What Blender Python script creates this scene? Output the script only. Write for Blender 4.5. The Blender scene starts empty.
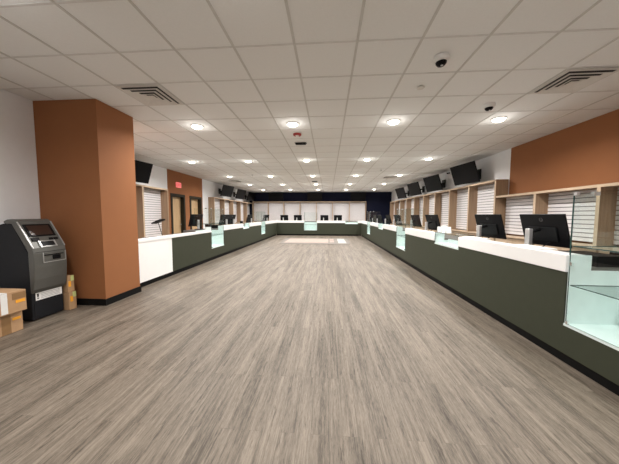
import bpy, bmesh, math, random
from mathutils import Vector, Matrix
random.seed(7)
C = bpy.context.scene.collection
S = bpy.context.scene
PI = math.pi

# ---------------------------------------------------------------- camera
F, YAW, PITCH, ROLL, HC = 251.946, 0.0731511, -0.0665274, 0.0024488, 1.38
f = Vector((-math.sin(YAW)*math.cos(PITCH), math.cos(YAW)*math.cos(PITCH), math.sin(PITCH)))
r = Vector((math.cos(YAW), math.sin(YAW), 0)); u = r.cross(f)
r2 = math.cos(ROLL)*r + math.sin(ROLL)*u; u2 = -math.sin(ROLL)*r + math.cos(ROLL)*u
cam_d = bpy.data.cameras.new('camera'); cam = bpy.data.objects.new('camera', cam_d); C.objects.link(cam)
m = Matrix((r2, u2, -f)).transposed().to_4x4(); m.translation = (0, 0, HC)
cam.matrix_world = m
cam_d.sensor_width = 36; cam_d.lens = 36*F/619; cam_d.clip_start = 0.05; cam_d.clip_end = 100
S.camera = cam
# ---------------------------------------------------------------- world / exposure
w = bpy.data.worlds.new('world'); S.world = w; w.use_nodes = True
w.node_tree.nodes['Background'].inputs[0].default_value = (.8, .85, 1, 1)
w.node_tree.nodes['Background'].inputs[1].default_value = 0.05
S.view_settings.view_transform = 'Standard'; S.view_settings.look = 'None'
S.view_settings.exposure = 0.18; S.view_settings.gamma = 1; S.view_settings.use_curve_mapping = False
LAMP_W = 40.0        # power of each downlight
BACK_W = 25.0        # the dimmer rows behind the camera
FILL_W = 1.7         # power of the point lamp added under each lens to brighten the ceiling
LAMP_COL = (1.0, .965, .935)

# ---------------------------------------------------------------- materials
def mat(name, col, rough=.5, metal=0, spec=.5, var=.04, scale=12, bump=0, emit=None, es=0, coat=0):
    mt = bpy.data.materials.new(name); mt.use_nodes = True
    nt = mt.node_tree; b = nt.nodes['Principled BSDF']
    b.inputs['Roughness'].default_value = rough; b.inputs['Metallic'].default_value = metal
    b.inputs['Specular IOR Level'].default_value = spec
    b.inputs['Coat Weight'].default_value = coat
    tc = nt.nodes.new('ShaderNodeTexCoord'); no = nt.nodes.new('ShaderNodeTexNoise')
    no.inputs['Scale'].default_value = scale; no.inputs['Detail'].default_value = 3
    nt.links.new(tc.outputs['Object'], no.inputs['Vector'])
    cr = nt.nodes.new('ShaderNodeValToRGB')
    cr.color_ramp.elements[0].position = .3; cr.color_ramp.elements[1].position = .7
    cr.color_ramp.elements[0].color = tuple(max(0, c*(1-var)) for c in col)+(1,)
    cr.color_ramp.elements[1].color = tuple(min(1, c*(1+var)) for c in col)+(1,)
    nt.links.new(no.outputs['Fac'], cr.inputs[0]); nt.links.new(cr.outputs[0], b.inputs['Base Color'])
    if bump:
        bp = nt.nodes.new('ShaderNodeBump'); bp.inputs['Strength'].default_value = bump; bp.inputs['Distance'].default_value = .005
        nt.links.new(no.outputs['Fac'], bp.inputs['Height']); nt.links.new(bp.outputs[0], b.inputs['Normal'])
    if emit:
        b.inputs['Emission Color'].default_value = emit+(1,); b.inputs['Emission Strength'].default_value = es
    return mt

def wood(name, c1, c2, rough=.5, sc=(30, 30, 1.2)):
    mt = mat(name, c1, rough); nt = mt.node_tree
    no = [n for n in nt.nodes if n.type == 'TEX_NOISE'][0]; tc = [n for n in nt.nodes if n.type == 'TEX_COORD'][0]
    mp = nt.nodes.new('ShaderNodeMapping'); mp.inputs['Scale'].default_value = sc
    nt.links.new(tc.outputs['Object'], mp.inputs['Vector']); nt.links.new(mp.outputs[0], no.inputs['Vector'])
    no.inputs['Scale'].default_value = 1.5; no.inputs['Detail'].default_value = 6
    cr = [n for n in nt.nodes if n.type == 'VALTORGB'][0]
    cr.color_ramp.elements[0].color = c1+(1,); cr.color_ramp.elements[1].color = c2+(1,)
    return mt

def glass(name, tint, refl=.08, haze=0.0):
    mt = bpy.data.materials.new(name); mt.use_nodes = True; nt = mt.node_tree
    nt.nodes.remove(nt.nodes['Principled BSDF']); out = nt.nodes['Material Output']
    tr = nt.nodes.new('ShaderNodeBsdfTransparent'); tr.inputs[0].default_value = tint+(1,)
    gl = nt.nodes.new('ShaderNodeBsdfGlossy'); gl.inputs['Roughness'].default_value = .02
    mx = nt.nodes.new('ShaderNodeMixShader'); lw = nt.nodes.new('ShaderNodeLayerWeight'); lw.inputs[0].default_value = .5
    pw = nt.nodes.new('ShaderNodeMath'); pw.operation = 'POWER'; nt.links.new(lw.outputs['Facing'], pw.inputs[0]); pw.inputs[1].default_value = 5
    fr = nt.nodes.new('ShaderNodeMath'); fr.operation = 'MULTIPLY_ADD'; nt.links.new(pw.outputs[0], fr.inputs[0]); fr.inputs[1].default_value = .3; fr.inputs[2].default_value = .035
    nt.links.new(fr.outputs[0], mx.inputs[0]); nt.links.new(tr.outputs[0], mx.inputs[1]); nt.links.new(gl.outputs[0], mx.inputs[2])
    nt.links.new(mx.outputs[0], out.inputs[0])
    return mt

M = {}
M['ceil'] = mat('ceiling_tile', (.86, .865, .85), .95, var=.015, scale=60, bump=.05)
M['tbar'] = mat('ceiling_bar', (.62, .61, .58), .6)
M['tbar2'] = mat('ceiling_cross_bar', (.72, .71, .69), .6)
M['white'] = mat('white_wall_paint', (.88, .89, .91), .8, var=.01)
M['orange'] = mat('terracotta_paint', (.30, .115, .040), .8, var=.02, scale=5)
M['navy'] = mat('navy_paint', (.006, .008, .024), .7, spec=.15)
M['green'] = mat('olive_panel', (.040, .045, .028), .6, spec=.3)
M['kick'] = mat('black_kick', (.006, .006, .006), .6, spec=.15)
M['top'] = mat('white_solid_surface', (.93, .93, .92), .3, var=.01)
M['desk'] = mat('grey_desk_top', (.13, .12, .11), .5)
M['slat'] = mat('white_slatwall', (.80, .78, .79), .45, var=.01)
M['groove'] = mat('slatwall_groove_shade', (.22, .21, .22), .6)  # shade inside the grooves, put into a darker grey
M['oak'] = wood('oak_panel', (.27, .178, .108), (.37, .25, .155))
M['oakedge'] = wood('oak_edge', (.53, .395, .27), (.60, .46, .33), sc=(3, 3, 3))
M['maple'] = wood('maple_door', (.52, .35, .18), (.64, .45, .26), .4)
M['frame'] = mat('dark_door_frame', (.025, .021, .013), .6, spec=.2)
M['black'] = mat('black_plastic', (.004, .004, .005), .5, spec=.15)
M['dark'] = mat('charcoal_plastic', (.008, .009, .010), .5, spec=.2)
M['scr'] = mat('screen_glass', (.004, .004, .005), .3, spec=.12)
M['silver'] = mat('brushed_silver', (.62, .62, .62), .35, .7)
M['chrome'] = mat('chrome', (.8, .8, .8), .15, 1)
M['atm'] = mat('atm_cabinet', (.011, .012, .015), .55, spec=.25)
M['atmg'] = mat('atm_grey_fascia', (.115, .115, .105), .42, .3)
M['atml'] = mat('atm_light_trim', (.40, .40, .39), .35, .4)
M['atms'] = mat('atm_screen_reflection', (.03, .014, .009), .3)  # dark brown reflection put into the screen's base colour
M['paper'] = mat('white_paper', (.82, .82, .80), .7)
M['print'] = mat('grey_print', (.35, .35, .35), .8)
M['logo'] = mat('dim_logo', (.09, .09, .09), .6)
M['card'] = mat('cardboard', (.47, .29, .155), .85, var=.06)
M['tape'] = mat('brown_tape', (.28, .16, .07), .35)
M['sticker'] = mat('orange_sticker', (.95, .42, .03), .6)
M['lime'] = mat('pale_green_label', (.55, .62, .25), .6)
M['vent'] = mat('vent_white', (.72, .70, .66), .5)
M['ventd'] = mat('vent_dark', (.05, .05, .05), .8)
M['lens'] = mat('lamp_lens', (.9, .9, .85), .5, emit=(1, .9, .72), es=9)
M['red'] = mat('red_plastic', (.35, .03, .025), .4)
M['redlit'] = mat('lit_red_sign', (.9, .3, .3), .5, emit=(1, .17, .17), es=.6)
M['reddark'] = mat('red_sign_letters', (.6, .02, .04), .5)
M['glass'] = glass('clear_glass', (.955, .982, .975))
M['gedge'] = mat('glass_edge_teal', (.03, .075, .07), .2)
M['cwhite'] = mat('case_white_liner', (.74, .83, .82), .4)
M['rug'] = mat('mat_grey_border', (.20, .18, .16), .9)
M['mat_white'] = mat('mat_white', (.40, .40, .375), .9)
M['rugp'] = mat('mat_pale_pink', (.36, .285, .245), .9, var=.08, scale=5)

def floor_mat():
    mt = bpy.data.materials.new('vinyl_plank'); mt.use_nodes = True; nt = mt.node_tree; N = nt.nodes; L = nt.links
    b = N['Principled BSDF']; tc = N.new('ShaderNodeTexCoord')
    mp = N.new('ShaderNodeMapping'); mp.inputs['Rotation'].default_value = (0, 0, PI/2); L.new(tc.outputs['Object'], mp.inputs['Vector'])
    br = N.new('ShaderNodeTexBrick'); L.new(mp.outputs[0], br.inputs['Vector'])
    br.offset = .37; br.offset_frequency = 2
    br.inputs['Scale'].default_value = 1; br.inputs['Brick Width'].default_value = 1.5; br.inputs['Row Height'].default_value = .10
    br.inputs['Mortar Size'].default_value = .0012; br.inputs['Mortar Smooth'].default_value = .3
    br.inputs['Color1'].default_value = (0, 0, 0, 1); br.inputs['Color2'].default_value = (1, 1, 1, 1); br.inputs['Mortar'].default_value = (.5, .5, .5, 1)
    # plank-by-plank offset so the grain breaks at each joint
    ad = N.new('ShaderNodeVectorMath'); ad.operation = 'MULTIPLY_ADD'
    L.new(br.outputs['Color'], ad.inputs[0]); ad.inputs[1].default_value = (3.1, 7.7, 1.3); L.new(tc.outputs['Object'], ad.inputs[2])
    def noise(sx, sy, sc, det, rough=.6, brk=True):
        m2 = N.new('ShaderNodeMapping'); m2.inputs['Scale'].default_value = (sx, sy, 1); L.new((ad if brk else tc).outputs[0 if brk else 'Object'], m2.inputs['Vector'])
        n = N.new('ShaderNodeTexNoise'); n.inputs['Scale'].default_value = sc; n.inputs['Detail'].default_value = det
        n.inputs['Roughness'].default_value = rough; L.new(m2.outputs[0], n.inputs['Vector']); return n
    g1 = noise(42, 1.5, 1.0, 9, .75); g2 = noise(130, 14.0, 1.0, 5, .8); g3 = noise(9, .6, 1.0, 4, .6, False); g4 = noise(26, 2.6, 1.0, 8, .72, False)
    c1 = N.new('ShaderNodeValToRGB'); e = c1.color_ramp.elements
    e[0].position = .39; e[0].color = (.070, .057, .042, 1); e[1].position = .62; e[1].color = (.250, .211, .166, 1)
    m_ = e.new(.5); m_.color = (.158, .130, .101, 1)
    mx = N.new('ShaderNodeMix'); mx.data_type = 'FLOAT'; mx.inputs[0].default_value = .42
    L.new(g1.outputs['Fac'], mx.inputs[2]); L.new(g2.outputs['Fac'], mx.inputs[3])
    ma = N.new('ShaderNodeMath'); ma.operation = 'MULTIPLY_ADD'; L.new(g3.outputs['Fac'], ma.inputs[0]); ma.inputs[1].default_value = .30
    mb = N.new('ShaderNodeMath'); mb.operation = 'SUBTRACT'; L.new(mx.outputs[0], mb.inputs[0]); mb.inputs[1].default_value = .15
    L.new(mb.outputs[0], ma.inputs[2]); 
    mc = N.new('ShaderNodeMath'); mc.operation = 'MULTIPLY_ADD'; L.new(br.outputs['Color'], mc.inputs[0]); mc.inputs[1].default_value = .06
    md = N.new('ShaderNodeMath'); md.operation = 'SUBTRACT'; L.new(ma.outputs[0], md.inputs[0]); md.inputs[1].default_value = .03
    L.new(md.outputs[0], mc.inputs[2]); L.new(mc.outputs[0], c1.inputs[0])
    jm = N.new('ShaderNodeMix'); jm.data_type = 'RGBA'; jm.blend_type = 'MULTIPLY'; L.new(br.outputs['Fac'], jm.inputs[0])
    L.new(c1.outputs[0], jm.inputs[6]); jm.inputs[7].default_value = (.8, .79, .78, 1)
    # sparse dark knots and cracks along the grain
    kr = N.new('ShaderNodeValToRGB'); L.new(g4.outputs['Fac'], kr.inputs[0])
    kr.color_ramp.elements[0].position = .36; kr.color_ramp.elements[0].color = (.42, .40, .38, 1)
    kr.color_ramp.elements[1].position = .42; kr.color_ramp.elements[1].color = (1, 1, 1, 1)
    km = N.new('ShaderNodeMix'); km.data_type = 'RGBA'; km.blend_type = 'MULTIPLY'; km.inputs[0].default_value = .9
    L.new(jm.outputs[2], km.inputs[6]); L.new(kr.outputs[0], km.inputs[7])
    L.new(km.outputs[2], b.inputs['Base Color'])
    b.inputs['Roughness'].default_value = .5; b.inputs['Specular IOR Level'].default_value = .38
    bp = N.new('ShaderNodeBump'); bp.inputs['Strength'].default_value = .12; bp.inputs['Distance'].default_value = .002
    L.new(mx.outputs[0], bp.inputs['Height']); L.new(bp.outputs[0], b.inputs['Normal'])
    return mt
M['floor'] = floor_mat()

# ---------------------------------------------------------------- mesh helpers
class MB:
    def __init__(s, T=None): s.bm = bmesh.new(); s.T = T; s.mats = []
    def _mi(s, m):
        if m is None: return 0
        if m not in s.mats: s.mats.append(m)
        return s.mats.index(m)
    def hexa(s, pts, m=None, idx=None):
        vs = [s.bm.verts.new(s.T(*p) if s.T else p) for p in pts]
        out = []
        for q in ((0,3,2,1), (4,5,6,7), (0,1,5,4), (1,2,6,5), (2,3,7,6), (3,0,4,7)):
            fc = s.bm.faces.new([vs[i] for i in q]); fc.material_index = s._mi(m); out.append(fc)
        return out
    def box(s, x0, x1, y0, y1, z0, z1, m=None):
        return s.hexa([(x0,y0,z0),(x1,y0,z0),(x1,y1,z0),(x0,y1,z0),(x0,y0,z1),(x1,y0,z1),(x1,y1,z1),(x0,y1,z1)], m)
    def pane(s, x0, x1, y0, y1, z0, z1, m, me):      # glass: the four thin sides take the edge material
        fs = s.box(x0, x1, y0, y1, z0, z1, m); d = (abs(x1-x0), abs(y1-y0), abs(z1-z0)); k = d.index(min(d))
        # faces: bottom, top, y0, x1, y1, x0
        ax = [2, 2, 1, 0, 1, 0]
        for fc, a in zip(fs, ax):
            if a != k: fc.material_index = s._mi(me)
        return s
    def prism(s, prof, y0, y1, m=None):               # profile in xz, extruded along y
        a = [s.bm.verts.new(s.T(x, y0, z) if s.T else (x, y0, z)) for x, z in prof]
        b = [s.bm.verts.new(s.T(x, y1, z) if s.T else (x, y1, z)) for x, z in prof]
        n = len(prof); i_ = s._mi(m)
        s.bm.faces.new(a).material_index = i_; s.bm.faces.new(b[::-1]).material_index = i_
        for i in range(n):
            s.bm.faces.new((a[i], b[i], b[(i+1) % n], a[(i+1) % n])).material_index = i_
    def lathe(s, prof, c, n=24, m=None, axis='z'):     # profile of (radius, height) about c
        rings = []
        for rr, h in prof:
            ring = []
            for k in range(n):
                a = 2*PI*k/n
                p = {'z': (c[0]+rr*math.cos(a), c[1]+rr*math.sin(a), c[2]+h),
                     'x': (c[0]+h, c[1]+rr*math.cos(a), c[2]+rr*math.sin(a)),
                     'y': (c[0]+rr*math.cos(a), c[1]+h, c[2]+rr*math.sin(a))}[axis]
                ring.append(s.bm.verts.new(s.T(*p) if s.T else p))
            rings.append(ring)
        i_ = s._mi(m)
        for A, B in zip(rings, rings[1:]):
            for k in range(n): s.bm.faces.new((A[k], A[(k+1) % n], B[(k+1) % n], B[k])).material_index = i_
        s.bm.faces.new(rings[0]).material_index = i_; s.bm.faces.new(rings[-1][::-1]).material_index = i_
    def tube(s, p, q, rad, m=None, n=10):
        p = Vector(s.T(*p) if s.T else p); q = Vector(s.T(*q) if s.T else q); d = (q-p).normalized()
        a = d.orthogonal().normalized(); b = d.cross(a); R_ = []
        for c in (p, q): R_.append([s.bm.verts.new(c+rad*(math.cos(2*PI*k/n)*a+math.sin(2*PI*k/n)*b)) for k in range(n)])
        i_ = s._mi(m)
        for k in range(n): s.bm.faces.new((R_[0][k], R_[0][(k+1) % n], R_[1][(k+1) % n], R_[1][k])).material_index = i_
        s.bm.faces.new(R_[0]).material_index = i_; s.bm.faces.new(R_[1][::-1]).material_index = i_
    def build(s, name, m, parent=None, bevel=0, smooth=False):
        bm = s.bm; bmesh.ops.recalc_face_normals(bm, faces=bm.faces)
        wo = Vector(parent['_o']) if parent is not None and '_o' in parent else Vector((0, 0, 0))
        if parent is not None: bmesh.ops.translate(bm, verts=bm.verts, vec=-wo)
        me = bpy.data.meshes.new(name); bm.to_mesh(me); bm.free()
        for q in (s.mats or [m]): me.materials.append(q if q else m)
        if smooth: me.shade_smooth() if hasattr(me, 'shade_smooth') else None
        o = bpy.data.objects.new(name, me); C.objects.link(o)
        if parent is not None: o.parent = parent; o['_o'] = tuple(wo)
        if bevel:
            bv = o.modifiers.new('bevel', 'BEVEL'); bv.width = bevel; bv.segments = 2; bv.limit_method = 'ANGLE'
        return o

def thing(name, loc, label, cat, group=None):
    o = bpy.data.objects.new(name, None); C.objects.link(o); o.location = loc; o['_o'] = tuple(loc)
    o.empty_display_size = .05
    o['label'] = label; o['category'] = cat
    if group: o['group'] = group
    return o
def copy_tree(o, parent=None):
    c = o.copy(); C.objects.link(c)
    if parent is not None: c.parent = parent
    for ch in list(o.children): copy_tree(ch, c)
    return c
def struct(o): o['kind'] = 'structure'; return o
def tag(o, label, cat, group=None):
    o['label'] = label; o['category'] = cat
    if group: o['group'] = group
    return o
ORD = ['first', 'second', 'third', 'fourth', 'fifth', 'sixth', 'seventh', 'eighth', 'ninth', 'tenth']

# ---------------------------------------------------------------- room shell
CZ = 3.05; XL, XR, XN = -5.85, 4.52, -4.35; YB, YF = 18.5, -3.0
b = MB(); b.box(-6.2, 4.8, YF-.1, YB+.2, -.1, 0); struct(b.build('floor', M['floor']))
b = MB(); b.box(-6.2, 4.8, YF-.1, YB+.2, CZ+.004, CZ+.12); ceil = struct(b.build('ceiling', M['ceil']))
b = MB(); T = .6096; x0 = -.3407; y0 = 2.566
k = -9
while k < 9:
    x = x0+k*T
    if -6 < x < 4.6: b.box(x-.012, x+.012, YF, YB, CZ-.002, CZ+.006, M['tbar'])
    k += 1
k = -9
while k < 27:
    y = y0+k*T
    if YF < y < YB: b.box(-6.1, 4.6, y-.010, y+.010, CZ-.0015, CZ+.006, M['tbar2'])
    k += 1
g = b.build('ceiling_grid', M['tbar']); g.parent = ceil; g['kind'] = 'structure'; g['label'] = 'grey metal bars between the white ceiling tiles'
# right wall: terracotta up to Y 6.72, white beyond
b = MB(); b.box(XR, XR+.2, YF, 6.72, 0, CZ, M['orange']); b.box(XR, XR+.2, 6.72, YB, 0, CZ, M['white']); struct(b.build('wall_right', M['white']))
# left wall with two door openings in its terracotta stretch
b = MB(); D1 = (9.08, 9.92); D2 = (10.38, 11.28); DH = 2.14
b.box(XL-.2, XL, 4.22, 8.87, 0, CZ, M['white']); b.box(XL-.2, XL, 8.87, D1[0], 0, CZ, M['orange'])
b.box(XL-.2, XL, D1[0], D1[1], DH, CZ, M['orange']); b.box(XL-.2, XL, D1[1], D2[0], 0, CZ, M['orange'])
b.box(XL-.2, XL, D2[0], D2[1], DH, CZ, M['orange']); b.box(XL-.2, XL, D2[1], 11.44, 0, CZ, M['orange'])
b.box(XL-.2, XL, 11.44, YB, 0, CZ, M['white']); struct(b.build('wall_left', M['white']))
b = MB(); b.box(XN-.2, XN, YF, 3.52, 0, CZ); struct(b.build('wall_left_front', M['white']))
b = MB(); b.box(XL-.2, -3.36, 3.52, 4.22, 0, CZ); struct(b.build('wall_left_return', M['orange']))
b = MB(); b.box(-6.2, 4.8, YB, YB+.2, 0, 3.05, M['navy']); struct(b.build('wall_back', M['navy']))
b = MB(); b.box(-4.6, 4.8, YF-.2, YF, 0, CZ); struct(b.build('wall_front', M['white']))
b = MB(); b.box(XN, XN+.012, YF, 3.5, 0, .1); struct(b.build('baseboard_left', M['kick']))
b = MB(); b.box(XN+.012, -3.347, 3.507, 3.52, 0, .1); b.box(-3.36, -3.347, 3.52, 4.233, 0, .1); struct(b.build('baseboard_left_return', M['kick']))
for i, (a, c) in enumerate((D1, D2)):
    fr = MB()
    fr.box(XL-.16, XL+.02, a, a+.05, 0, DH); fr.box(XL-.16, XL+.02, c-.05, c, 0, DH); fr.box(XL-.16, XL+.02, a+.05, c-.05, DH-.05, DH)
    fr.box(XL+.0, XL+.02, a-.05, a, 0, DH+.05); fr.box(XL+.0, XL+.02, c, c+.05, 0, DH+.05); fr.box(XL+.0, XL+.02, a, c, DH, DH+.05)
    d = struct(fr.build('door_%d' % (i+1), M['frame']))
    lf = MB(); lf.box(XL-.17, XL-.13, a+.053, c-.053, .01, DH-.053); l = lf.build('door_leaf', M['maple']); l.parent = d
    h = MB(); h.tube((XL-.13, c-.12, 1.0), (XL-.07, c-.12, 1.0), .012); h.tube((XL-.075, c-.12, 1.0), (XL-.075, c-.23, 1.0), .010)
    h = h.build('door_handle', M['silver']); h.parent = l

# ---------------------------------------------------------------- ceiling fixtures
rows = [(4.70, 'nearest'), (7.75, 'second'), (10.78, 'third'), (13.68, 'fourth'), (16.5, 'farthest')]
cols = [(-4.28, 'far left'), (-2.47, 'second from left'), (-.66, 'middle'), (1.15, 'fourth from left'), (2.93, 'rightmost')]
def make_light():
    t = thing('ceiling_light', (0, 0, CZ), '', 'ceiling light', 'round ceiling downlights')
    b = MB(); b.lathe([(.118, 0), (.118, -.006), (.100, -.012), (.100, -.001)], (0, 0, CZ-.002), 28); b.build('trim_ring', M['vent'], t)
    b = MB(); b.lathe([(.0985, -.004), (.094, -.022), (.07, -.040), (.035, -.049), (.004, -.051)], (0, 0, CZ), 24); b.build('lens', M['lens'], t, smooth=True)
    return t
L0 = make_light(); used = False
def lamp(x, y, p, q):
    ld = bpy.data.lights.new('downlight', 'AREA'); ld.shape = 'DISK'; ld.size = .15; ld.energy = p; ld.color = LAMP_COL; ld.spread = math.radians(158)
    o = bpy.data.objects.new('downlight', ld); C.objects.link(o); o.location = (x, y, CZ-.06)
    ld = bpy.data.lights.new('ceiling_fill', 'POINT'); ld.shadow_soft_size = .07; ld.energy = q; ld.color = LAMP_COL  # extra point lamp hung below the lens as ceiling fill
    o = bpy.data.objects.new('ceiling_fill', ld); C.objects.link(o); o.location = (x, y, CZ-.15)
for y, rn in rows:
    for x, cn in cols:
        o = copy_tree(L0) if used else L0; used = True
        o.location = (x, y, CZ)
        o['label'] = 'round lit ceiling downlight, %s of the %s row' % (cn, rn)
        lamp(x, y, LAMP_W, FILL_W)
for y in (1.65, -1.4):
    for x in (-2.47, -.66, 1.15, 2.93):
        lamp(x, y, BACK_W, FILL_W*BACK_W/LAMP_W)

def diffuser(x, y, label, s=.29):
    t = thing('ceiling_vent', (x, y, CZ), label, 'vent', 'square ceiling vents')
    z = CZ-.003
    b = MB()
    def ring(a0, a1, za, zb, m=None):
        for (sx, sy) in ((1, 0), (-1, 0), (0, 1), (0, -1)):
            if sx:
                pts = [(x+sx*a0, y-a0, za), (x+sx*a1, y-a1, zb), (x+sx*a1, y+a1, zb), (x+sx*a0, y+a0, za)]
            else:
                pts = [(x-a0, y+sy*a0, za), (x-a1, y+sy*a1, zb), (x+a1, y+sy*a1, zb), (x+a0, y+sy*a0, za)]
            b.hexa([(p[0], p[1], p[2]-.004) for p in pts]+pts, m)
    ring(s, s-.035, z-.004, z-.006)
    b.build('frame', M['vent'], t)
    bb = MB(); bb.box(x-s+.03, x+s-.03, y-s+.03, y+s-.03, z-.0035, z); bb.build('throat', M['ventd'], t)
    for i, (a0, a1) in enumerate(((s-.035, s-.095), (s-.105, s-.165), (s-.175, s-.225))):
        b = MB(); sv = b
        ring_b = b
        for (sx, sy) in ((1, 0), (-1, 0), (0, 1), (0, -1)):
            za, zb = z-.008, z-.027
            aa0, aa1 = a1-.012, a0-.010
            if sx: pts = [(x+sx*aa0, y-aa0, za), (x+sx*aa1, y-aa1, zb), (x+sx*aa1, y+aa1, zb), (x+sx*aa0, y+aa0, za)]
            else: pts = [(x-aa0, y+sy*aa0, za), (x-aa1, y+sy*aa1, zb), (x+aa1, y+sy*aa1, zb), (x+aa0, y+sy*aa0, za)]
            b.hexa([(p[0], p[1], p[2]-.003) for p in pts]+pts)
        b.build('louver', M['vent'], t)
    b = MB(); b.box(x-.06, x+.06, y-.06, y+.06, z-.03, z-.026); b.build('center_plate', M['vent'], t)
diffuser(-2.474, 3.48, 'square white ceiling vent left of centre, near the terracotta column')
diffuser(3.012, 3.48, 'square white ceiling vent at right above the near counter')
diffuser(-4.6, 12.3, 'small far ceiling vent on the left side', .29)
diffuser(2.7, 11.4, 'small far ceiling vent on the right side', .29)

def dome_cam(x, y, label):
    t = thing('security_camera', (x, y, CZ), label, 'security camera', 'white dome cameras')
    b = MB(); b.lathe([(.078, 0), (.080, -.035), (.070, -.052), (.062, -.052)], (x, y, CZ-.002), 24); b.build('housing', M['paper'], t, smooth=False)
    b = MB(); b.lathe([(.055, -.053), (.052, -.068), (.035, -.088), (.004, -.096)], (x, y, CZ-.002), 20); b.build('dome', M['scr'], t, smooth=True)
    b = MB(); b.lathe([(.012, 0), (.012, .006)], (x, y-.02, CZ-.100), 12); b.build('camera_lens', M['silver'], t)
dome_cam(1.18, 2.87, 'white dome security camera nearest on the ceiling')
dome_cam(2.40, 4.09, 'white dome security camera beside the rightmost near downlight')
t = thing('smoke_detector', (1.19, 3.5, CZ), 'flat round white detector on the tile behind the near dome camera', 'smoke detector')
b = MB(); b.lathe([(.045, 0), (.05, -.008), (.042, -.016), (.01, -.018)], (1.19, 3.5, CZ-.002), 20); b.build('cover', M['vent'], t)
t = thing('fire_strobe', (-.645, 5.28, CZ), 'red round fire alarm strobe on the ceiling', 'alarm')
b = MB(); b.lathe([(.085, 0), (.085, -.025), (.07, -.035), (.02, -.036)], (-.645, 5.28, CZ-.002), 20); b.build('housing', M['red'], t)
b = MB(); b.box(-.675, -.615, 5.25, 5.31, CZ-.055, CZ-.036); b.build('flash_lens', M['paper'], t)
t = thing('slot_vent', (-.645, 5.95, CZ), 'small black slot fitting on the ceiling behind the red strobe', 'vent')
b = MB(); b.box(-.76, -.53, 5.90, 6.0, CZ-.03, CZ-.002); b.build('grille', M['black'], t)
b = MB(); b.box(-.78, -.51, 5.88, 6.02, CZ-.006, CZ-.001); b.build('frame', M['dark'], t)
t = thing('slot_vent', (-.67, 12.5, CZ), 'tiny far black slot fitting on the ceiling', 'vent')
b = MB(); b.box(-.80, -.54, 12.45, 12.6, CZ-.03, CZ-.002); b.build('grille', M['black'], t)
for x, y, lb in ((-3.12, 10.3, 'small dark sprinkler hanging from the ceiling at left'), (1.9, 9.4, 'small dark sprinkler hanging from the ceiling at right')):
    t = thing('sprinkler', (x, y, CZ), lb, 'sprinkler')
    b = MB(); b.lathe([(.035, 0), (.035, -.006), (.01, -.012), (.01, -.05), (.008, -.05)], (x, y, CZ-.002), 12); b.build('stem', M['silver'], t)
    b = MB(); b.lathe([(.025, 0), (.025, -.004)], (x, y, CZ-.054), 12); b.build('deflector', M['dark'], t)
t = thing('security_camera', (XR, 9.8, 2.97), 'small black camera high on the white right wall', 'security camera')
b = MB(); b.box(XR-.05, XR-.001, 9.76, 9.84, 2.95, 3.0); b.build('mount', M['paper'], t)
b = MB(); b.tube((XR-.16, 9.74, 2.93), (XR-.05, 9.78, 2.955), .028); b.build('housing', M['black'], t)

# lit red sign over the far-left doors
t = thing('exit_sign', (XL, 9.55, 2.5), 'small square lit red sign above the maple doors', 'exit sign')
b = MB(); b.box(XL+.002, XL+.03, 9.385, 9.70, 2.445, 2.64); b.build('panel', M['redlit'], t)
b = MB()
def letter(segs, y_):
    for a0, a1, c0, c1 in segs: b.box(XL+.031, XL+.034, y_+a0, y_+a1, 2.49+c0, 2.49+c1)
wd, hh, st = .055, .11, .013
letter([(0, st, 0, hh), (0, wd, 0, st), (0, wd, hh-st, hh), (0, wd*.8, hh/2-st/2, hh/2+st/2)], 9.40)
for s_ in (1, -1):
    yc = 9.505
    p = [(XL+.031, yc-s_*wd/2, 2.49), (XL+.034, yc-s_*wd/2, 2.49), (XL+.034, yc-s_*wd/2+st, 2.49), (XL+.031, yc-s_*wd/2+st, 2.49)]
    q = [(a, yc+s_*wd/2+(0 if i < 2 else st), 2.49+hh) for i, (a, _, _) in enumerate(p)]
    b.hexa(p+q)
letter([(0, st, 0, hh)], 9.57)
letter([(wd/2-st/2, wd/2+st/2, 0, hh), (0, wd, hh-st, hh)], 9.62)
b.build('lettering', M['reddark'], t)

# ---------------------------------------------------------------- slatwall bays
def bay(Tf, u0, u1, top, label, group, last=False, base=True, zb=.9, dep=.3, th=.055, loc=None, div=True):
    t = thing('slatwall_bay', loc, label, 'shelving bay', group)
    s = MB(Tf); s.box(u0+th, u1, dep-.035, dep-.02, zb+.03, top-.05, M['groove'])
    z = zb+.03
    while z < top-.06:
        s.box(u0+th, u1, dep-.055, dep-.035, z+.010, min(z+.070, top-.05), M['slat']); z += .0762
    s.build('slat_panel', M['slat'], t)
    if div:
        s = MB(Tf); s.box(u0, u0+th, .004, dep, zb, top-.045, M['oak']); s.box(u0, u0+th, 0, .004, zb, top-.045, M['oakedge']); s.build('side_panel', M['oak'], t)
    s = MB(Tf); s.box(u0, u1, .004, dep, top-.045, top, M['oak']); s.box(u0, u1, 0, .004, top-.045, top, M['oakedge']); s.build('top_shelf', M['oakedge'], t)
    if last:
        s = MB(Tf); s.box(u1, u1+th, 0, dep, zb, top, M['oak']); s.build('side_panel', M['oak'], t)
    if base:
        s = MB(Tf); s.box(u0, u1, -.02, dep, zb-.03, zb, M['oakedge']); s.build('base_top', M['oakedge'], t)
        s = MB(Tf); s.box(u0, u1, .04, dep, .08, zb-.03); s.box(u0, u1, .08, dep, 0, .08); s.build('base_cabinet', M['oak'], t)
        s = MB(Tf); s.box(u0+.02, (u0+u1)/2-.004, .022, .039, .11, zb-.05); s.box((u0+u1)/2+.004, u1-.02, .022, .039, .11, zb-.05); s.build('cabinet_door', M['oakedge'], t)
TR = lambda u_, v, z: (4.2+v, u_, z)
TL = lambda u_, v, z: (-5.55-v, u_, z)
TB = lambda u_, v, z: (u_, 18.2+v, z)
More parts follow.
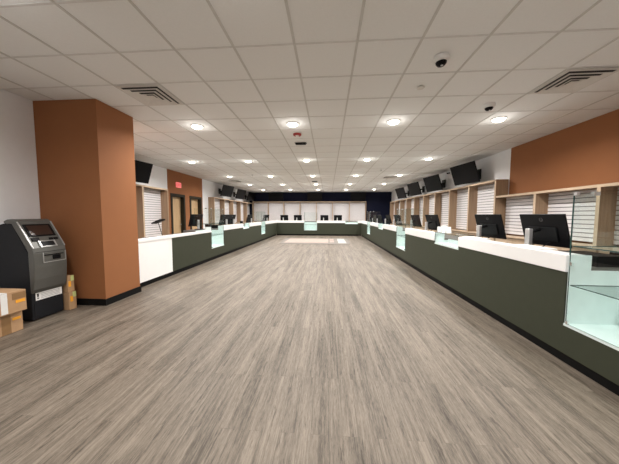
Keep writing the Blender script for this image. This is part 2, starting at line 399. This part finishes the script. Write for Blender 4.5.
for i, (a, c) in enumerate(((5.47, 6.69), (4.25, 5.47), (3.03, 4.25))):
    bay(TR, a, c, 1.87, 'low slatwall bay on right under terracotta wall, %s from the tall bays' % ORD[i], 'low right wall bays', loc=(4.35, (a+c)/2, 0))
# short oak panel closing the near end of the tall run
for i in range(9):
    a = 6.72+i*1.2; c = a+1.2
    bay(TR, a, c, 2.29, 'tall slatwall bay on right wall, %s from the terracotta wall' % ORD[i], 'tall right wall bays', last=(i == 8), loc=(4.35, (a+c)/2, 0))
ul = [12.0, 13.2, 14.45, 15.7, 16.95, 18.13]
for i in range(5):
    bay(TL, ul[i], ul[i+1], 2.25, 'tall slatwall bay on far left wall, %s beyond the doors' % ORD[i], 'far left wall bays', loc=(-5.7, (ul[i]+ul[i+1])/2, 0))
for i, (a, c) in enumerate(((4.85, 6.03), (6.03, 7.22), (7.22, 8.40))):
    if i == 0: continue
    bay(TL, a, c, 2.27, ['', 'slatwall bay half hidden behind the terracotta column', 'slatwall bay at left beside the first maple door'][i], 'near left wall bays', last=(i == 2), loc=(-5.7, (a+c)/2, 0), zb=.55)
ub = [-5.53, -4.4, -3.25, -2.06, -.87, .30, 1.50, 2.66]
for i in range(7):
    bay(TB, ub[i], ub[i+1], 2.36, 'white slatwall bay on back wall, %s from the left' % ORD[i], 'back wall bays', last=(i == 6), loc=((ub[i]+ub[i+1])/2, 18.35, 0), th=.04)

# ---------------------------------------------------------------- televisions
def make_tv():
    t = thing('television', (0, 0, 0), '', 'television', 'wall televisions')      # faces -y, tilted down
    a = math.radians(19)
    def Tt(x, y, z):
        return (x, y*math.cos(a)+z*math.sin(-a)+0, z*math.cos(a)+y*math.sin(a))
    # local y = 0 is the screen side, thickness behind it
    b = MB(Tt); b.box(-.525, .525, 0, .03, -.3, .3); b.build('casing', M['black'], t, bevel=.006)
    b = MB(Tt); b.box(-.505, .505, -.003, -.0005, -.275, .285); b.build('screen', M['scr'], t)
    b = MB(Tt); b.box(-.33, .33, .031, .07, -.22, .12); b.build('rear_cover', M['dark'], t)
    b = MB(); b.box(-.10, .10, .46, .478, -.15, .15); b.box(-.03, .03, .09, .46, -.03, .03); b.build('wall_bracket', M['dark'], t)
    return t
TV0 = make_tv(); tvu = False
def tv(x, y, z, rot, label):
    global tvu
    o = copy_tree(TV0) if tvu else TV0; tvu = True
    o.location = (x, y, z); o.rotation_euler = (0, 0, rot); o['label'] = label
for i, y in enumerate((7.92, 10.2, 12.3, 14.5)):
    tv(XR-.50, y, 2.61, -PI/2+math.radians(9), ['black television on right wall nearest the camera', 'second black television along the right wall', 'third black television along the right wall', 'farthest black television on the right wall'][i])
tv(XL+.50, 6.71, 2.59, PI/2-math.radians(9), 'black television at left, partly behind the terracotta column')
for i, y in enumerate((13.2, 15.3, 17.4)):
    tv(XL+.50, y, 2.65, PI/2-math.radians(9), 'black television on far left wall, %s beyond the doors' % ORD[i])
for i, x in enumerate((-3.75, -.95, 2.1)):
    tv(x, 17.98, 2.69, 0, 'dark television on the navy back wall, %s' % ('left one', 'middle one', 'right one')[i])

# ---------------------------------------------------------------- counters and display cases
def counter(Tf, u0, u1, kind, label, group, loc, upstand=True, white=False, deskz=.91):
    """kind: full | tall (opening for a tall case) | short (opening for a short case)"""
    t = thing('counter_unit', loc, label, 'counter', group)
    gtop = {'full': .86, 'tall': .36, 'short': .80}[kind]
    b = MB(Tf)
    if white: b.box(u0, u1, 0, .03, .1, gtop, M['top'])
    else: b.box(u0, u1, 0, .03, .1, gtop, M['green'])
    b.build('front_panel', M['green'], t)
    b = MB(Tf); b.box(u0, u1, .035, .08, 0, .1); b.build('kick_plate', M['kick'], t)
    if kind == 'full':
        b = MB(Tf); b.box(u0, u1, .031, .60, .1, deskz-.035 if deskz < .86 else .84, M['top']); b.build('carcass', M['top'], t)
        b = MB(Tf)
        if upstand: b.box(u0, u1, -.012, .17, .862, 1.02)
        else: b.box(u0, u1, -.012, .20, .862, .91)
        tag(b.build('counter_ledge', M['top'], bevel=.004), 'white ledge topping '+label.replace('olive counter', 'olive run').replace(' with white ledge', '').replace(' with thin white ledge', ''), 'counter ledge', group.replace('counter units', 'counter ledges'))
        b = MB(Tf); z = deskz
        b.box(u0, u1, .205, .75, z-.03, z); b.build('desk_top', M['desk'], t)
    else:
        b = MB(Tf); b.box(u0, u1, .031, .60, .1, gtop-.02); b.build('carcass', M['top'], t)
        b = MB(Tf); b.box(u0, u1, (.51 if kind == 'tall' else .29), (.88 if kind == 'tall' else .75), gtop, .91); b.build('rear_desk_panel', M['desk'], t)

def case(Tf, u0, u1, kind, label, group, loc):
    t = thing('glass_display_case', loc, label, 'display case', group)
    zb = .36 if kind == 'tall' else .80
    zt = 1.58 if kind == 'tall' else 1.035
    dp = .50 if kind == 'tall' else .28
    G, E = M['glass'], M['gedge']
    b = MB(Tf); b.box(u0+.004, u1-.004, .0, dp, zb, zb+.022); b.build('base_deck', M['cwhite'], t)
    # white liners at both ends and the back, up to the counter height
    b = MB(Tf)
    for q in ((u0+.002, u0+.02), (u1-.02, u1-.002)):
        b.box(q[0], q[1], .012, dp, zb+.022, .88)
        b.box(q[0], q[1], .012, .19, .88, 1.02)
    b.box(u0+.02, u1-.02, dp-.018, dp, zb+.022, .90)
    b.build('white_liner', M['cwhite'], t)
    b = MB(Tf); b.pane(u0+.022, u1-.022, 0, .008, zb+.024, zt, G, E); b.build('front_pane', G, t)
    if kind == 'tall':
        for q in (u0+.003, u1-.013):
            b = MB(Tf); b.pane(q, q+.010, .010, .52, 1.022, zt, G, E); b.build('side_pane', G, t)
        for z in (.74, 1.10):
            b = MB(Tf); b.pane(u0+.022, u1-.022, .02, .46, z, z+.008, G, E); b.build('glass_shelf', G, t)
        for q in (u0+.02, u1-.05):
            for v in ((-.003, .02), (.14, .19)):
                b = MB(Tf); b.box(q, q+.03, v[0], v[1], zt-.02, zt+.012); b.build('clip', M['silver'], t)
        for q in (u0+.03, u1-.05):
            for zc in (.93, zb+.024):
                b = MB(Tf); b.box(q, q+.02, -.006, .014, zc, zc+.03); b.build('clip', M['chrome'], t)
    else:
        b = MB(Tf); b.pane(u0+.01, u1-.01, 0, .28, zt, zt+.008, G, E); b.build('top_pane', G, t)

FR = lambda u_, v, z: (2.2+v, u_, z)
FL = lambda u_, v, z: (-3.5-v, u_, z)
FB = lambda u_, v, z: (u_, 17.0+v, z)
R_runs = [(-1.0, 1.48, 'full'), (1.48, 2.465, 'tall'), (2.465, 4.40, 'full'), (4.40, 5.37, 'short'), (5.37, 7.33, 'full'), (7.33, 8.30, 'tall'),
          (8.30, 10.30, 'full'), (10.30, 11.25, 'short'), (11.25, 13.35, 'full'), (13.35, 14.35, 'tall'), (14.35, 17.0, 'full')]
Rlab = {'full': ['full height olive counter under the near edge of frame at right', 'olive counter with white ledge behind nearest tall glass case', 'olive counter with white ledge beyond the first short glass case on right', 'olive counter on right beyond the middle tall glass case', 'far olive counter on right between short and far tall glass case', 'farthest olive counter on right, by the back corner'],
        'tall': ['low olive base under the nearest tall glass case', 'low olive base under the middle tall glass case on right', 'low olive base under the farthest tall glass case on right'],
        'short': ['olive base under the nearest short glass case on right', 'olive base under the far short glass case on right']}
Clab = {'tall': ['tall frameless glass display case cut by the right edge of the photo', 'middle tall glass display case in the right counter', 'farthest tall glass display case in the right counter'],
        'short': ['short glass display case in the right counter with white cards on top', 'far short glass display case in the right counter']}
def run(Tf, runs, lab, clab, side, off):
    ct = {'full': 0, 'tall': 0, 'short': 0}
    for (a, c, k_) in runs:
        p = Tf((a+c)/2, off, 0)
        kw = {}
        if side == 'left' and c < 7.5: kw = dict(upstand=False, deskz=(.76 if c < 5.5 else .86), white=(c < 5.5))
        counter(Tf, a, c, k_, lab[k_][ct[k_]], '%s counter units' % side, p, **kw)
        if k_ != 'full':
            case(Tf, a, c, k_, clab[k_][ct[k_]], '%s display cases' % side, (p[0], p[1], .36 if k_ == 'tall' else .80))
        ct[k_] += 1
run(FR, R_runs, Rlab, Clab, 'right', .3)
L_runs = [(4.28, 5.40, 'full'), (5.40, 7.33, 'full'), (7.33, 8.25, 'tall'), (8.25, 10.18, 'full'), (10.18, 11.03, 'short'), (11.03, 13.03, 'full'), (13.03, 13.9, 'tall'), (13.9, 17.0, 'full')]
run(FL, L_runs, {'full': ['all white front counter beside the terracotta column', 'low olive counter with thin white ledge next to the white counter', 'olive counter on left just beyond the first tall glass case', 'olive counter on left between the short and far tall glass case', 'farthest olive counter on left, by the back corner'],
                 'tall': ['low olive base under the near tall glass case on left', 'low olive base under the far tall glass case on left'], 'short': ['olive base under the short glass case on left']},
    {'tall': ['near tall glass display case in the left counter', 'far tall glass display case in the left counter'], 'short': ['short glass display case in the left counter']}, 'left', .3)
B_runs = [(-3.5, -1.62, 'full'), (-1.62, -.74, 'tall'), (-.74, 1.15, 'full'), (1.15, 2.0, 'short'), (2.0, 2.2, 'full')]
run(FB, B_runs, {'full': ['olive back counter, left stretch', 'olive back counter, stretch right of the tall glass case', 'narrow olive filler at right end of the back counter'],
                 'tall': ['low olive base under the back glass case'], 'short': ['olive base under the short case of the back counter']},
    {'tall': ['tall glass display case in the middle of the back counter'], 'short': ['short glass display case at right of the back counter']}, 'back', .3)

# ---------------------------------------------------------------- monitors
def text_mesh(body, size):
    cu = bpy.data.curves.new('t', 'FONT'); cu.body = body; cu.size = size; cu.align_x = 'CENTER'; cu.align_y = 'CENTER'; cu.extrude = .0004
    o = bpy.data.objects.new('t', cu); me = bpy.data.meshes.new_from_object(o); bpy.data.objects.remove(o); bpy.data.curves.remove(cu); return me
def make_monitor():
    # the back looks toward -y (customers); origin on the desk top
    t = thing('monitor', (0, 0, 0), '', 'monitor', 'black monitors on the counters')
    a = math.radians(16)
    def Tt(x, y, z):
        z_ = z-.19; return (x, y*math.cos(a)-z_*math.sin(a)+.13, z_*math.cos(a)+y*math.sin(a)+.305)
    b = MB(Tt); b.box(-.28, .28, 0, .02, -.02, .38); b.build('casing', M['black'], t, bevel=.004)
    b = MB(Tt); b.box(-.17, .17, -.018, 0, .05, .22); b.build('rear_cover', M['dark'], t, bevel=.004)
    b = MB(Tt); b.box(-.27, .27, .0203, .022, -.008, .37); b.build('screen', M['scr'], t)
    b = MB(Tt)
    n = 24
    for k in range(n):
        q0, q1 = 2*PI*k/n, 2*PI*(k+1)/n
        P = lambda rr, q, y: (rr*math.cos(q), y, .31+rr*math.sin(q))
        b.hexa([P(.020, q0, -.0015), P(.023, q0, -.0015), P(.023, q1, -.0015), P(.020, q1, -.0015), P(.020, q0, -.0002), P(.023, q0, -.0002), P(.023, q1, -.0002), P(.020, q1, -.0002)])
    lg = b.build('logo_ring', M['logo'], t)
    me = text_mesh('hp', .034); me.materials.append(M['logo'])
    for v in me.vertices:
        x, y, z = v.co; v.co = Tt(x, -.001-z*.3, .31+y)
    lo = bpy.data.objects.new('logo_letters', me); C.objects.link(lo); lo.parent = t
    b = MB(); b.box(-.085, -.023, -.02, .03, .02, .31); s_ = b.build('post', M['silver'], t, bevel=.008)
    b = MB(); b.tube((-.05, .02, .27), (-.03, .12, .30), .022); b.build('arm', M['black'], t)
    b = MB(); b.box(-.11, .11, -.06, .12, 0, .02); b.build('base', M['black'], t, bevel=.006)
    b = MB(); b.tube((.12, .10, .16), (.05, .03, .06), .006); b.tube((-.06, .08, .14), (-.03, .03, .03), .005); b.build('cable', M['black'], t)
    return t
M0 = make_monitor(); mu = False
def monitor(x, y, z, rot, label, sz=1):
    global mu
    o = copy_tree(M0) if mu else M0; mu = True
    o.location = (x, y, z); o.rotation_euler = (0, 0, rot); o['label'] = label; o.scale = (sz,)*3
RR = -PI/2
# a rotation of -90 degrees turns the back (-y) toward -x
def rmon(y, extra, label, x=2.70): monitor(x, y, .91, RR+math.radians(extra), label)
rmon(3.27, 8, 'largest black monitor with silver post, nearest the tall glass case at right', 2.50)
rmon(4.36, 8, 'black monitor with silver post left of the nearest one, right counter', 2.53)
rmon(6.50, 8, 'black monitor just beyond the first short glass case, right counter', 2.48)
rmon(8.66, 8, 'black monitor beside the middle tall glass case, right counter', 2.80)
rmon(9.75, 8, 'black monitor beyond the middle tall case, before the far short case on right', 2.50)
rmon(12.3, 8, 'black monitor just beyond the far short glass case on right', 2.75)
rmon(13.0, 8, 'second farthest black monitor on the right counter', 2.50)
rmon(15.2, 8, 'farthest black monitor on the right counter', 2.65)
def lmon(y, extra, label, x=-3.80, z=.91): monitor(x, y, z, PI/2-math.radians(extra), label)
lmon(7.85, 12, 'black monitor leaning back in front of the second maple door', x=-4.13, z=.91)
lmon(9.3, 8, 'black monitor just beyond the near tall glass case, left counter')
lmon(10.03, 8, 'second black monitor beyond the near tall glass case, left counter')
lmon(12.4, 8, 'black monitor beside the far tall glass case, left counter')
lmon(15.7, 25, 'farthest black monitor on the left counter')
for x, lb in ((-3.05, 'leftmost black monitor on the back counter'), (-2.1, 'second black monitor on the back counter, left of the glass case'),
              (-.25, 'third black monitor on the back counter, right of the glass case'), (.68, 'rightmost black monitor on the back counter')):
    monitor(x, 17.35, .91, 0, lb, .98)

# ---------------------------------------------------------------- small things on the counters
def keyboard(x, y, label):
    t = thing('keyboard', (x, y, .91), label, 'keyboard', 'black keyboards')
    b = MB(); b.box(x-.07, x+.07, y-.22, y+.22, .912, .93); b.build('body', M['black'], t, bevel=.004)
    b = MB()
    for i in range(5):
        for j in range(15): b.box(x-.062+i*.025, x-.041+i*.025, y-.21+j*.028, y-.186+j*.028, .9305, .936)
    b.build('keys', M['dark'], t)
keyboard(2.84, 3.05, 'black keyboard on the desk below the largest monitor')
keyboard(2.88, 4.15, 'black keyboard between the two nearest right monitors')
def cash(x, y, label, w_=.3, l_=.32, h_=.09):
    t = thing('cash_box', (x, y, .91), label, 'cash box', 'black cash boxes')
    b = MB(); b.box(x-w_/2, x+w_/2, y-l_/2, y+l_/2, .912, .912+h_); b.build('body', M['black'], t, bevel=.005)
    b = MB(); b.box(x+w_/2+.001, x+w_/2+.008, y-l_/2+.01, y+l_/2-.01, .93, .912+h_-.015); b.build('drawer_front', M['dark'], t)
cash(2.58, 2.66, 'flat black cash box between the largest monitor and the tall glass case', .26, .4, .10)
t = thing('receipt_printer', (2.86, 2.62, .91), 'small black receipt printer beside the largest monitor', 'printer')
b = MB(); b.box(2.79, 2.92, 2.54, 2.70, .912, 1.03); b.build('body', M['black'], t, bevel=.01)
b = MB(); b.box(2.805, 2.905, 2.58, 2.64, 1.031, 1.036); b.build('paper_slot', M['dark'], t)
t = thing('card_reader', (2.50, 3.80, .91), 'small black card reader on the desk behind the ledge, between the nearest monitors', 'card reader')
b = MB(); b.box(2.45, 2.55, 3.72, 3.88, .912, .985); b.build('body', M['black'], t, bevel=.01)
b = MB(); b.box(2.46, 2.54, 3.79, 3.87, .986, .99); b.build('display', M['scr'], t)
# grey counter mats lying on the right ledge
for i, (y, lb) in enumerate(((3.05, 'white folder on the ledge by the largest monitor'), (4.15, 'white folder on the ledge left of the second monitor'))):
    b = MB(); b.box(2.23, 2.42, y-.22, y+.22, 1.022, 1.032); tag(b.build('folder', M['paper']), lb, 'folder')
# white folded cards on the short case
for i, (y, h_, x) in enumerate(((5.30, .11, 2.27), (5.19, .14, 2.30), (5.08, .10, 2.25), (4.98, .12, 2.29))):
    t = thing('paper_card', (x, y, 1.045), 'folded white card standing on the short glass case, %s' % ('farthest', 'second farthest', 'second nearest', 'nearest')[i], 'card', 'white cards on the short case')
    for s_ in (-1, 1):
        b = MB(); p = [(x-.045, y+s_*.03, 1.045), (x+.045, y+s_*.03, 1.045), (x+.045, y+s_*.033, 1.045), (x-.045, y+s_*.033, 1.045)]
        q = [(x-.045, y, 1.045+h_), (x+.045, y, 1.045+h_), (x+.045, y+s_*.003, 1.045+h_), (x-.045, y+s_*.003, 1.045+h_)]
        b.hexa(p+q); b.build('leaf', M['paper'], t)
# tablet on a thin stand, left desk
t = thing('tablet_stand', (-4.08, 5.85, .86), 'thin stand holding a tilted black tablet on the left counter', 'tablet stand')
b = MB(); b.lathe([(.08, 0), (.08, .012), (.02, .016)], (-4.08, 5.85, .862), 20); b.build('base', M['silver'], t)
b = MB(); b.tube((-4.03, 5.85, .87), (-4.12, 5.85, 1.19), .007); b.build('pole', M['dark'], t)
def tilt_slab(h0, h1, e, name, m):
    b = MB(); P = lambda x, y, h: (-4.12+x, 5.85+y, 1.205+x*.42+h)
    b.hexa([P(-.11+e, -.10+e, h0), P(.11-e, -.10+e, h0), P(.11-e, .10-e, h0), P(-.11+e, .10-e, h0), P(-.11+e, -.10+e, h1), P(.11-e, -.10+e, h1), P(.11-e, .10-e, h1), P(-.11+e, .10-e, h1)]); b.build(name, m, t)
tilt_slab(0, .03, 0, 'tablet', M['black']); tilt_slab(.0305, .032, .012, 'tablet_screen', M['scr'])
# black boxes near the left tall case
t = thing('receipt_printer', (-4.12, 8.42, .91), 'black cube printer beside the near tall glass case at left', 'printer')
b = MB(); b.box(-4.2, -4.05, 8.33, 8.50, .912, 1.06); b.build('body', M['black'], t, bevel=.008)
b = MB(); b.box(-4.18, -4.07, 8.37, 8.45, 1.061, 1.066); b.build('paper_slot', M['dark'], t)
t = thing('cash_box', (-4.0, 8.77, .91), 'flat black cash box seen through the near left glass case', 'cash box')
b = MB(); b.box(-4.18, -3.86, 8.60, 8.94, .912, 1.03); b.build('body', M['black'], t, bevel=.005)
b = MB(); b.box(-4.19, -4.181, 8.62, 8.92, .93, 1.01); b.build('drawer_front', M['dark'], t)
b = MB(); b.box(-3.66, -3.56, 10.27, 10.36, 1.045, 1.13); tag(b.build('card_reader', M['black'], bevel=.01), 'tiny black card reader on the left short glass case', 'card reader')

# ---------------------------------------------------------------- cash machine
t = thing('cash_machine', (-4.0, 3.05, 0), 'grey and black standalone cash machine by the left wall', 'cash machine')
Y0, Y1 = 2.875, 3.275
b = MB(); b.prism([(-4.33, .015), (-3.765, .015), (-3.765, .40), (-3.76, .85), (-3.95, 1.25), (-4.05, 1.275), (-4.33, 1.20)], Y0+.008, Y1-.008); b.build('cabinet', M['atm'], t, bevel=.01)
outer = [(-3.745, .37), (-3.715, .42), (-3.695, .55), (-3.685, .70), (-3.685, .88), (-3.70, .95), (-3.905, 1.30), (-3.94, 1.322), (-4.02, 1.318), (-4.07, 1.295)]
inner = [(-4.07, 1.275), (-4.03, 1.262), (-3.96, 1.262), (-3.80, .98), (-3.762, .90), (-3.762, .37)]
b = MB(); b.prism(outer+inner, Y0, Y1); b.build('fascia', M['atmg'], t, bevel=.016)
o_ = Vector((-3.70, 0, .95)); d_ = Vector((-3.905+3.70, 0, 1.30-.95)).normalized(); n_ = Vector((d_.z, 0, -d_.x))
def SL(s_, y, h):                                      # a point on the sloped control panel
    p = o_+d_*s_+n_*h; return (p.x, y, p.z)
def slope_box(s0, s1, ya, yb, h0, h1, name, m, parent):
    b = MB(SL); b.box(s0, s1, ya, yb, h0, h1); return b.build(name, m, parent)
sb = slope_box(.165, .345, Y0+.045, Y1-.045, .001, .010, 'screen_bezel', M['black'], t)
slope_box(.185, .325, Y0+.07, Y1-.075, .0102, .012, 'screen', M['atms'], t)
slope_box(.10, .145, Y0+.05, Y0+.13, .001, .014, 'card_slot', M['black'], t)
slope_box(.105, .135, Y1-.15, Y1-.105, .001, .012, 'button', M['black'], t)
slope_box(.105, .135, Y1-.09, Y1-.045, .001, .012, 'button', M['black'], t)
slope_box(.005, .095, Y0+.10, Y1-.10, .001, .012, 'keypad_frame', M['atml'], t)
slope_box(.018, .082, Y0+.125, Y1-.125, .0122, .017, 'keypad', M['dark'], t)
for ya in (Y0+.004, Y1-.014):
    slope_box(.0, .39, ya, ya+.012, .001, .010, 'edge_trim', M['atml'], t)
b = MB(); b.box(-3.6845, -3.681, Y0+.02, Y1-.01, .895, .899); b.build('seam', M['black'], t)
b = MB(); b.box(-3.684, -3.676, Y0+.12, Y1-.05, .845, .856); b.box(-3.684, -3.672, Y0+.22, Y0+.31, .785, .84); b.build('cash_slot', M['black'], t)
b = MB()
for a in ((Y0+.10, Y0+.11, .76, .885), (Y1-.025, Y1-.015, .76, .885), (Y0+.10, Y1-.015, .752, .762)): b.box(-3.6845, -3.678, a[0], a[1], a[2], a[3])
b.build('dispenser_frame', M['atml'], t)
b = MB(); b.box(-3.762, -3.758, Y0+.05, Y1-.03, .265, .365); pp = b.build('notice_label', M['paper'], t); pp['label'] = 'white printed notice'
b = MB()
for z in (.345, .325, .305, .285): b.box(-3.7575, -3.757, Y0+.11, Y1-.06, z, z+.005)
b.build('notice_lines', M['print'], pp)
b = MB(); b.box(-3.7575, -3.757, Y0+.065, Y0+.085, .31, .352); b.box(-3.7575, -3.757, Y0+.065, Y0+.085, .285, .30); b.build('notice_mark', M['black'], pp)
b = MB(); b.box(-3.763, -3.759, Y0+.03, Y1-.03, .05, .24); b.build('safe_door', M['atm'], t)

# ---------------------------------------------------------------- cardboard boxes
def carton(x0, x1, y0, y1, z0, z1, label, group, bits):
    t = thing('cardboard_box', ((x0+x1)/2, (y0+y1)/2, z0), label, 'box', group)
    b = MB(); b.box(x0, x1, y0, y1, z0, z1); b.build('carton', M['card'], t, bevel=.004)
    for nm, mt, ya, yb, za, zb, in bits:
        b = MB(); b.box(x1+.0005, x1+.0025, ya, yb, za, zb); b.build(nm, M[mt], t)
    return t
c1 = carton(-4.15, -3.66, 2.10, 2.70, .001, .245, 'lower cardboard box at left edge with brown vertical tape', 'boxes left of the cash machine',
       [('tape_strip', 'tape', 2.50, 2.585, .003, .243), ('sticker', 'sticker', 2.60, 2.68, .145, .175)])
c2 = carton(-4.13, -3.60, 2.08, 2.705, .247, .495, 'upper cardboard box at left edge with white tape strip', 'boxes left of the cash machine',
       [('white_tape', 'paper', 2.465, 2.525, .26, .493), ('tape_strip', 'tape', 2.57, 2.70, .40, .475), ('sticker', 'sticker', 2.60, 2.69, .355, .39)])
b = MB(); b.box(-4.13, -3.60, 2.465, 2.525, .4955, .497); b.build('white_tape', M['paper'], c2)
carton(-4.0, -3.71, 3.295, 3.40, .001, .26, 'lower small box between the cash machine and terracotta column', 'boxes right of the cash machine',
       [('sticker', 'sticker', 3.31, 3.35, .12, .20), ('label', 'lime', 3.345, 3.395, .18, .258)])
carton(-4.0, -3.72, 3.295, 3.39, .262, .50, 'upper small box between the cash machine and terracotta column', 'boxes right of the cash machine',
       [('sticker', 'sticker', 3.305, 3.34, .34, .42), ('label', 'lime', 3.34, 3.385, .42, .498)])

# ---------------------------------------------------------------- floor mat at the far end
t = thing('floor_mat', (-.7, 13.5, 0), 'grey edged mat with pale pink field on the far floor', 'mat')
b = MB(); b.hexa([(-2.35, 12.0, .001), (1.05, 12.0, .001), (1.2, 14.9, .001), (-2.5, 14.9, .001), (-2.35, 12.0, .012), (1.05, 12.0, .012), (1.2, 14.9, .012), (-2.5, 14.9, .012)]); b.build('border', M['rug'], t)
b = MB(); b.box(-2.2, .02, 12.5, 14.6, .0125, .0145); b.build('pink_field', M['rugp'], t)
for a in ((.10, .32, 12.7, 13.4), (.10, .32, 13.6, 14.5)):
    b = MB(); b.box(a[0], a[1], a[2], a[3], .0125, .0145); b.build('pink_patch', M['rugp'], t)
b = MB(); b.box(.52, .92, 12.4, 14.7, .0125, .0145); b.build('white_patch', M['mat_white'], t)

for o in bpy.data.objects:
    if '_o' in o: del o['_o']
